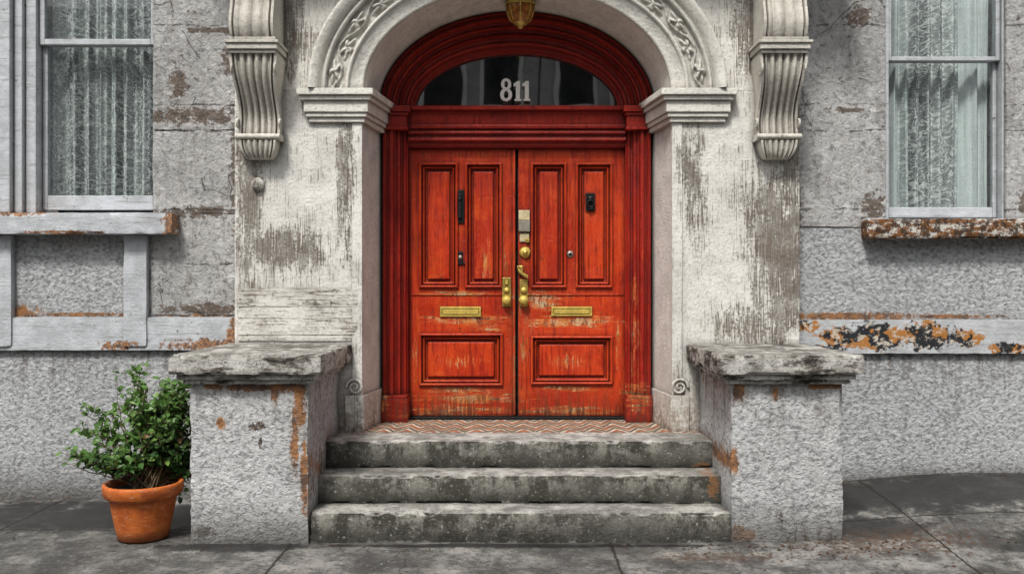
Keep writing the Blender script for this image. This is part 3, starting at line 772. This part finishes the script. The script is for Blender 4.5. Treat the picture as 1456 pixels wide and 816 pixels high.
# steps ---------------------------------------------------
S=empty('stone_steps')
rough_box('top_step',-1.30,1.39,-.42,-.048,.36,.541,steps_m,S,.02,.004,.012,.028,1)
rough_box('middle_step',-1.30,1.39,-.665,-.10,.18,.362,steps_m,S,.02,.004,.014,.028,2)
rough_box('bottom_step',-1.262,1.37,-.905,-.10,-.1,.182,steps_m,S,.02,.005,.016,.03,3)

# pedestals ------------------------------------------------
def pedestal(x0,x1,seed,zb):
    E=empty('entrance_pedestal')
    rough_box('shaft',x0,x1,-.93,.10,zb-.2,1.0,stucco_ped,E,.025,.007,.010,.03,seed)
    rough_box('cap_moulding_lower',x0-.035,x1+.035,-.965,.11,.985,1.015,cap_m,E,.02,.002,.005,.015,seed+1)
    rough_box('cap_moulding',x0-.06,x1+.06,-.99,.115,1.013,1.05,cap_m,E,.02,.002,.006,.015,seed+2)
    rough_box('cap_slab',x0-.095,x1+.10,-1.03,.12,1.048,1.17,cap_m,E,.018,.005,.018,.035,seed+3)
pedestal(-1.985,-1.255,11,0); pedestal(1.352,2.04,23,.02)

# potted shrub ---------------------------------------------
T=empty('potted_shrub')
px,py=-2.325,-.80
lathe('terracotta_pot',[(0,.004),(.140,.004),(.152,.012),(.166,.08),(.196,.235),(.203,.268),(.222,.272),(.234,.285),(.240,.335),(.238,.352),(.228,.357),(.214,.352),(.208,.32),(.20,.29)],px,py,pot_m,T,56)
V=[(px,py,.318)];F=[]
for r_i,r in enumerate((.07,.14,.205)):
    for i in range(32):
        a=i/32*2*math.pi; V.append((px+r*math.cos(a),py+r*math.sin(a),.312+.02*noise.noise(Vector((math.cos(a)*r*20,math.sin(a)*r*20,1)))))
for i in range(32): F.append((0,1+i,1+(i+1)%32))
for r_i in range(2):
    for i in range(32): a=1+r_i*32; F.append((a+i,a+(i+1)%32,a+32+(i+1)%32,a+32+i))
add('soil',V,F,soil,T,True)
LV=[];LF=[];BV=[];BF=[]
rnd=random.Random(5)
def tube(pts,r0,r1):
    b=len(BV);q=5;n=len(pts)
    for i,p in enumerate(pts):
        d=(pts[min(i+1,n-1)]-pts[max(i-1,0)]).normalized(); u=d.cross(Vector((.3,1,.1))).normalized(); w=d.cross(u)
        r=r0+(r1-r0)*i/(n-1)
        for k in range(q):
            a=2*math.pi*k/q; BV.append(p+u*r*math.cos(a)+w*r*math.sin(a))
    for i in range(n-1):
        for k in range(q): BF.append((b+i*q+k,b+i*q+(k+1)%q,b+(i+1)*q+(k+1)%q,b+(i+1)*q+k))
def leafat(p,d,size):
    d=d.normalized(); up=Vector((rnd.uniform(-.5,.5),rnd.uniform(-1,.2),rnd.uniform(.3,1))).normalized()
    s=d.cross(up)
    if s.length<.05: s=Vector((1,0,0))
    s.normalize(); nrm=s.cross(d).normalized()
    b=len(LV); w=size*rnd.uniform(.24,.34); fold=size*.10; cur=size*.14
    LV.extend([p,p+d*size*.35+s*w+nrm*fold,p+d*size*.35-nrm*0,p+d*size*.35-s*w+nrm*fold,
               p+d*size*.72+s*w*.75+nrm*(fold-cur*.5),p+d*size*.72-nrm*cur*.5,p+d*size*.72-s*w*.75+nrm*(fold-cur*.5),p+d*size-nrm*cur])
    LF.extend([(b,b+2,b+1),(b,b+3,b+2),(b+1,b+2,b+5,b+4),(b+2,b+3,b+6,b+5),(b+4,b+5,b+7),(b+5,b+6,b+7)])
def stem(start,end,sag,leaves,size,r0=.006,sub=6,sublen=(.06,.15)):
    n=9;pts=[]
    side=Vector((rnd.uniform(-.06,.06),rnd.uniform(-.06,.06),sag))
    for i in range(n+1):
        t=i/n; p=start.lerp(end,t)+side*math.sin(t*math.pi)+Vector((rnd.uniform(-.008,.008),)*3); pts.append(p)
    tube(pts,r0,.0015)
    for i in range(leaves):
        t=.25+.75*(i+rnd.random())/leaves; k=min(int(t*n),n-1); p=pts[k].lerp(pts[k+1],t*n-k)
        dd=(end-start).normalized()*.5+Vector((rnd.gauss(0,1),rnd.gauss(0,1),rnd.gauss(.15,.8)))
        leafat(p,dd,size*rnd.uniform(.6,1.3))
    for _ in range(sub):
        t=rnd.uniform(.35,1.0);k=min(int(t*n),n-1); p=pts[k]
        e=p+((end-start).normalized()*.5+Vector((rnd.gauss(0,.8),rnd.gauss(0,.8),rnd.gauss(.25,.5)))).normalized()*rnd.uniform(*sublen)
        stem(p,e,.01,9,size,.0022,0)
base=Vector((px,py,.32))
lobes=[((-2.17,-.60,.82),(.15,.18,.14),19,6),((-2.17,-.64,.60),(.17,.2,.15),18,6),((-2.44,-.66,.84),(.16,.14,.12),8,4),((-2.64,-.78,.60),(.15,.12,.09),9,4),
       ((-2.09,-.50,.34),(.07,.15,.16),12,5),((-2.38,-.62,1.0),(.22,.1,.07),8,3),((-2.78,-.80,.50),(.09,.08,.08),6,2),((-2.42,-.88,.44),(.12,.08,.05),6,3),((-2.12,-.55,.99),(.1,.1,.06),5,3),((-2.70,-.72,.80),(.08,.08,.06),3,2)]
for c,r,k,sb in lobes:
    for _ in range(k):
        while True:
            q=Vector((rnd.uniform(-1,1),rnd.uniform(-1,1),rnd.uniform(-1,1)))
            if q.length<1: break
        e=Vector((c[0]+q.x*r[0],c[1]+q.y*r[1],c[2]+q.z*r[2])); e.x=min(e.x,-2.05)
        st=base+Vector((rnd.uniform(-.06,.09),rnd.uniform(-.06,.08),0))
        stem(st,e,rnd.uniform(.0,.08),7,.046,.006,sb)
for v in LV: 
    if v.x>-2.0: v.x=-2.0-rnd.random()*.03
for v in BV:
    if v.x>-2.0: v.x=-2.01
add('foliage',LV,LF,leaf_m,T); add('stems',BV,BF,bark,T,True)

BV=[];BF=[]
for k in range(6):
    pts=[Vector((1.70+k*.05,-.945,.015))]
    for i in range(7): pts.append(pts[-1]+Vector((rnd.uniform(-.03,.022),rnd.uniform(-.003,.001),rnd.uniform(.008,.036))))
    tube(pts,.0022,.0008)
add('dry_vine',BV,BF,bark)

# ground -----------------------------------------------------
def ss(t): t=max(0,min(1,t)); return t*t*(3-2*t)
def gz(x,y): return .19*ss((x-.9)/2.6)*ss((y+1.8)/2.0)+.004*noise.noise(Vector((x*2,y*2,0)))
V=[];F=[];nx=220;ny=60
for i in range(nx+1):
    for j in range(ny+1):
        x=-11+22*i/nx; y=-4.2+4.5*j/ny
        V.append((x,y,gz(x,y)))
for i in range(nx):
    for j in range(ny): a=i*(ny+1)+j; F.append((a,a+1,a+ny+2,a+ny+1))
add('sidewalk',V,F,walk_m,None,True)
LV=[];LF=[]
for _ in range(520):
    k=rnd.random()
    if k<.30: x=rnd.uniform(2.0,4.2); y=.22-abs(rnd.gauss(0,.12))
    elif k<.5: x=rnd.uniform(-4,-2.1); y=.22-abs(rnd.gauss(0,.12))
    elif k<.85: x=rnd.gauss(2.0,.5); y=-1.0-abs(rnd.gauss(0,.15))
    else: x=rnd.uniform(-1.9,1.3); y=-.93-abs(rnd.gauss(0,.07))
    if y<-.0 and y>-.95 and -2.0<x<2.06: continue
    z=gz(x,y)+.004; s_=rnd.uniform(.003,.011); a=rnd.uniform(0,6.28); b=len(LV)
    for q in range(5):
        r=s_*rnd.uniform(.6,1.2); LV.append(Vector((x+r*math.cos(a+q*1.257),y+r*math.sin(a+q*1.257),z+rnd.uniform(0,.004))))
    LF.append((b,b+1,b+2,b+3,b+4))
add('leaf_litter',LV,LF,litter)
box('kerb',-11,11,-4.36,-4.2,-.2,.004,walk_m,None,.012)
add('road',[(-60,-12,-.13),(60,-12,-.13),(60,-4.3,-.13),(-60,-4.3,-.13)],[(0,1,2,3)],asph)
add('ground',[(-300,-300,-.16),(300,-300,-.16),(300,300,-.16),(-300,300,-.16)],[(0,1,2,3)],asph)
add('road_marking',[(-60,-8.2,-.126),(60,-8.2,-.126),(60,-8.08,-.126),(-60,-8.08,-.126)],[(0,1,2,3)],numw)
# row of houses across the street, seen mirrored in the fanlight
O=empty('terrace_houses')
facade_m=simple('painted_facade',(.42,.42,.40),.8,0,.25,2,.002); facade_w=simple('facade_trim',(.7,.7,.66),.8,0,.15,2,.002)
for i in range(6):
    x=-21+i*7+.8; h=8.7+.5*((i*37)%3)
    box('facade',x,x+6.96,-24,-17,-.16,h,facade_m,O,.02)
    box('cornice',x+.02,x+6.9,-16.98,-16.6,h-.5,h-.1,facade_w,O,.01)
    box('belt_course',x+.02,x+6.9,-16.98,-16.85,5.95,6.15,facade_w,O,.01)
    for r in range(3):
        for c in range(4):
            a=x+.45+c*1.65; z=.9+r*2.85
            box('window_surround',a-.12,a+1.12,-16.985,-16.93,z-.1,z+1.75,facade_w,O,.01)
            box('window_pane',a,a+1.0,-16.95,-16.92,z,z+1.65,interior,O,.01)

# ------------------------------------------------------------------ light & camera
w=bpy.data.worlds.new('World'); sc.world=w; w.use_nodes=True; nt=w.node_tree
bg=nt.nodes['Background']; sky=nt.nodes.new('ShaderNodeTexSky'); sky.sky_type='NISHITA'; sky.sun_disc=False
EL,AZ=56,-160
sky.sun_elevation=math.radians(EL); sky.sun_rotation=math.radians(AZ); sky.dust_density=4; sky.air_density=1; sky.ozone_density=1
hs=nt.nodes.new('ShaderNodeHueSaturation'); hs.inputs['Saturation'].default_value=.25
nt.links.new(sky.outputs[0],hs.inputs['Color']); nt.links.new(hs.outputs[0],bg.inputs[0]); bg.inputs[1].default_value=.125
ld=bpy.data.lights.new('sun','SUN'); ld.energy=3.3; ld.angle=math.radians(10); ld.color=(1,.965,.91)
lo=bpy.data.objects.new('sun',ld); sc.collection.objects.link(lo)
az=math.radians(AZ); el=math.radians(EL)
dirv=Vector((math.sin(az)*math.cos(el),math.cos(az)*math.cos(el),math.sin(el)))
lo.rotation_euler=dirv.to_track_quat('Z','Y').to_euler(); lo.location=dirv*20
cd=bpy.data.cameras.new('camera'); cd.lens=30.9; cd.sensor_width=36; cd.clip_end=1000
co=bpy.data.objects.new('camera',cd); sc.collection.objects.link(co); co.location=(0,-6.345,1.58); co.rotation_euler=(math.radians(90),0,0)
sc.camera=co
sc.view_settings.view_transform='Standard'; sc.view_settings.look='None'; sc.view_settings.exposure=0
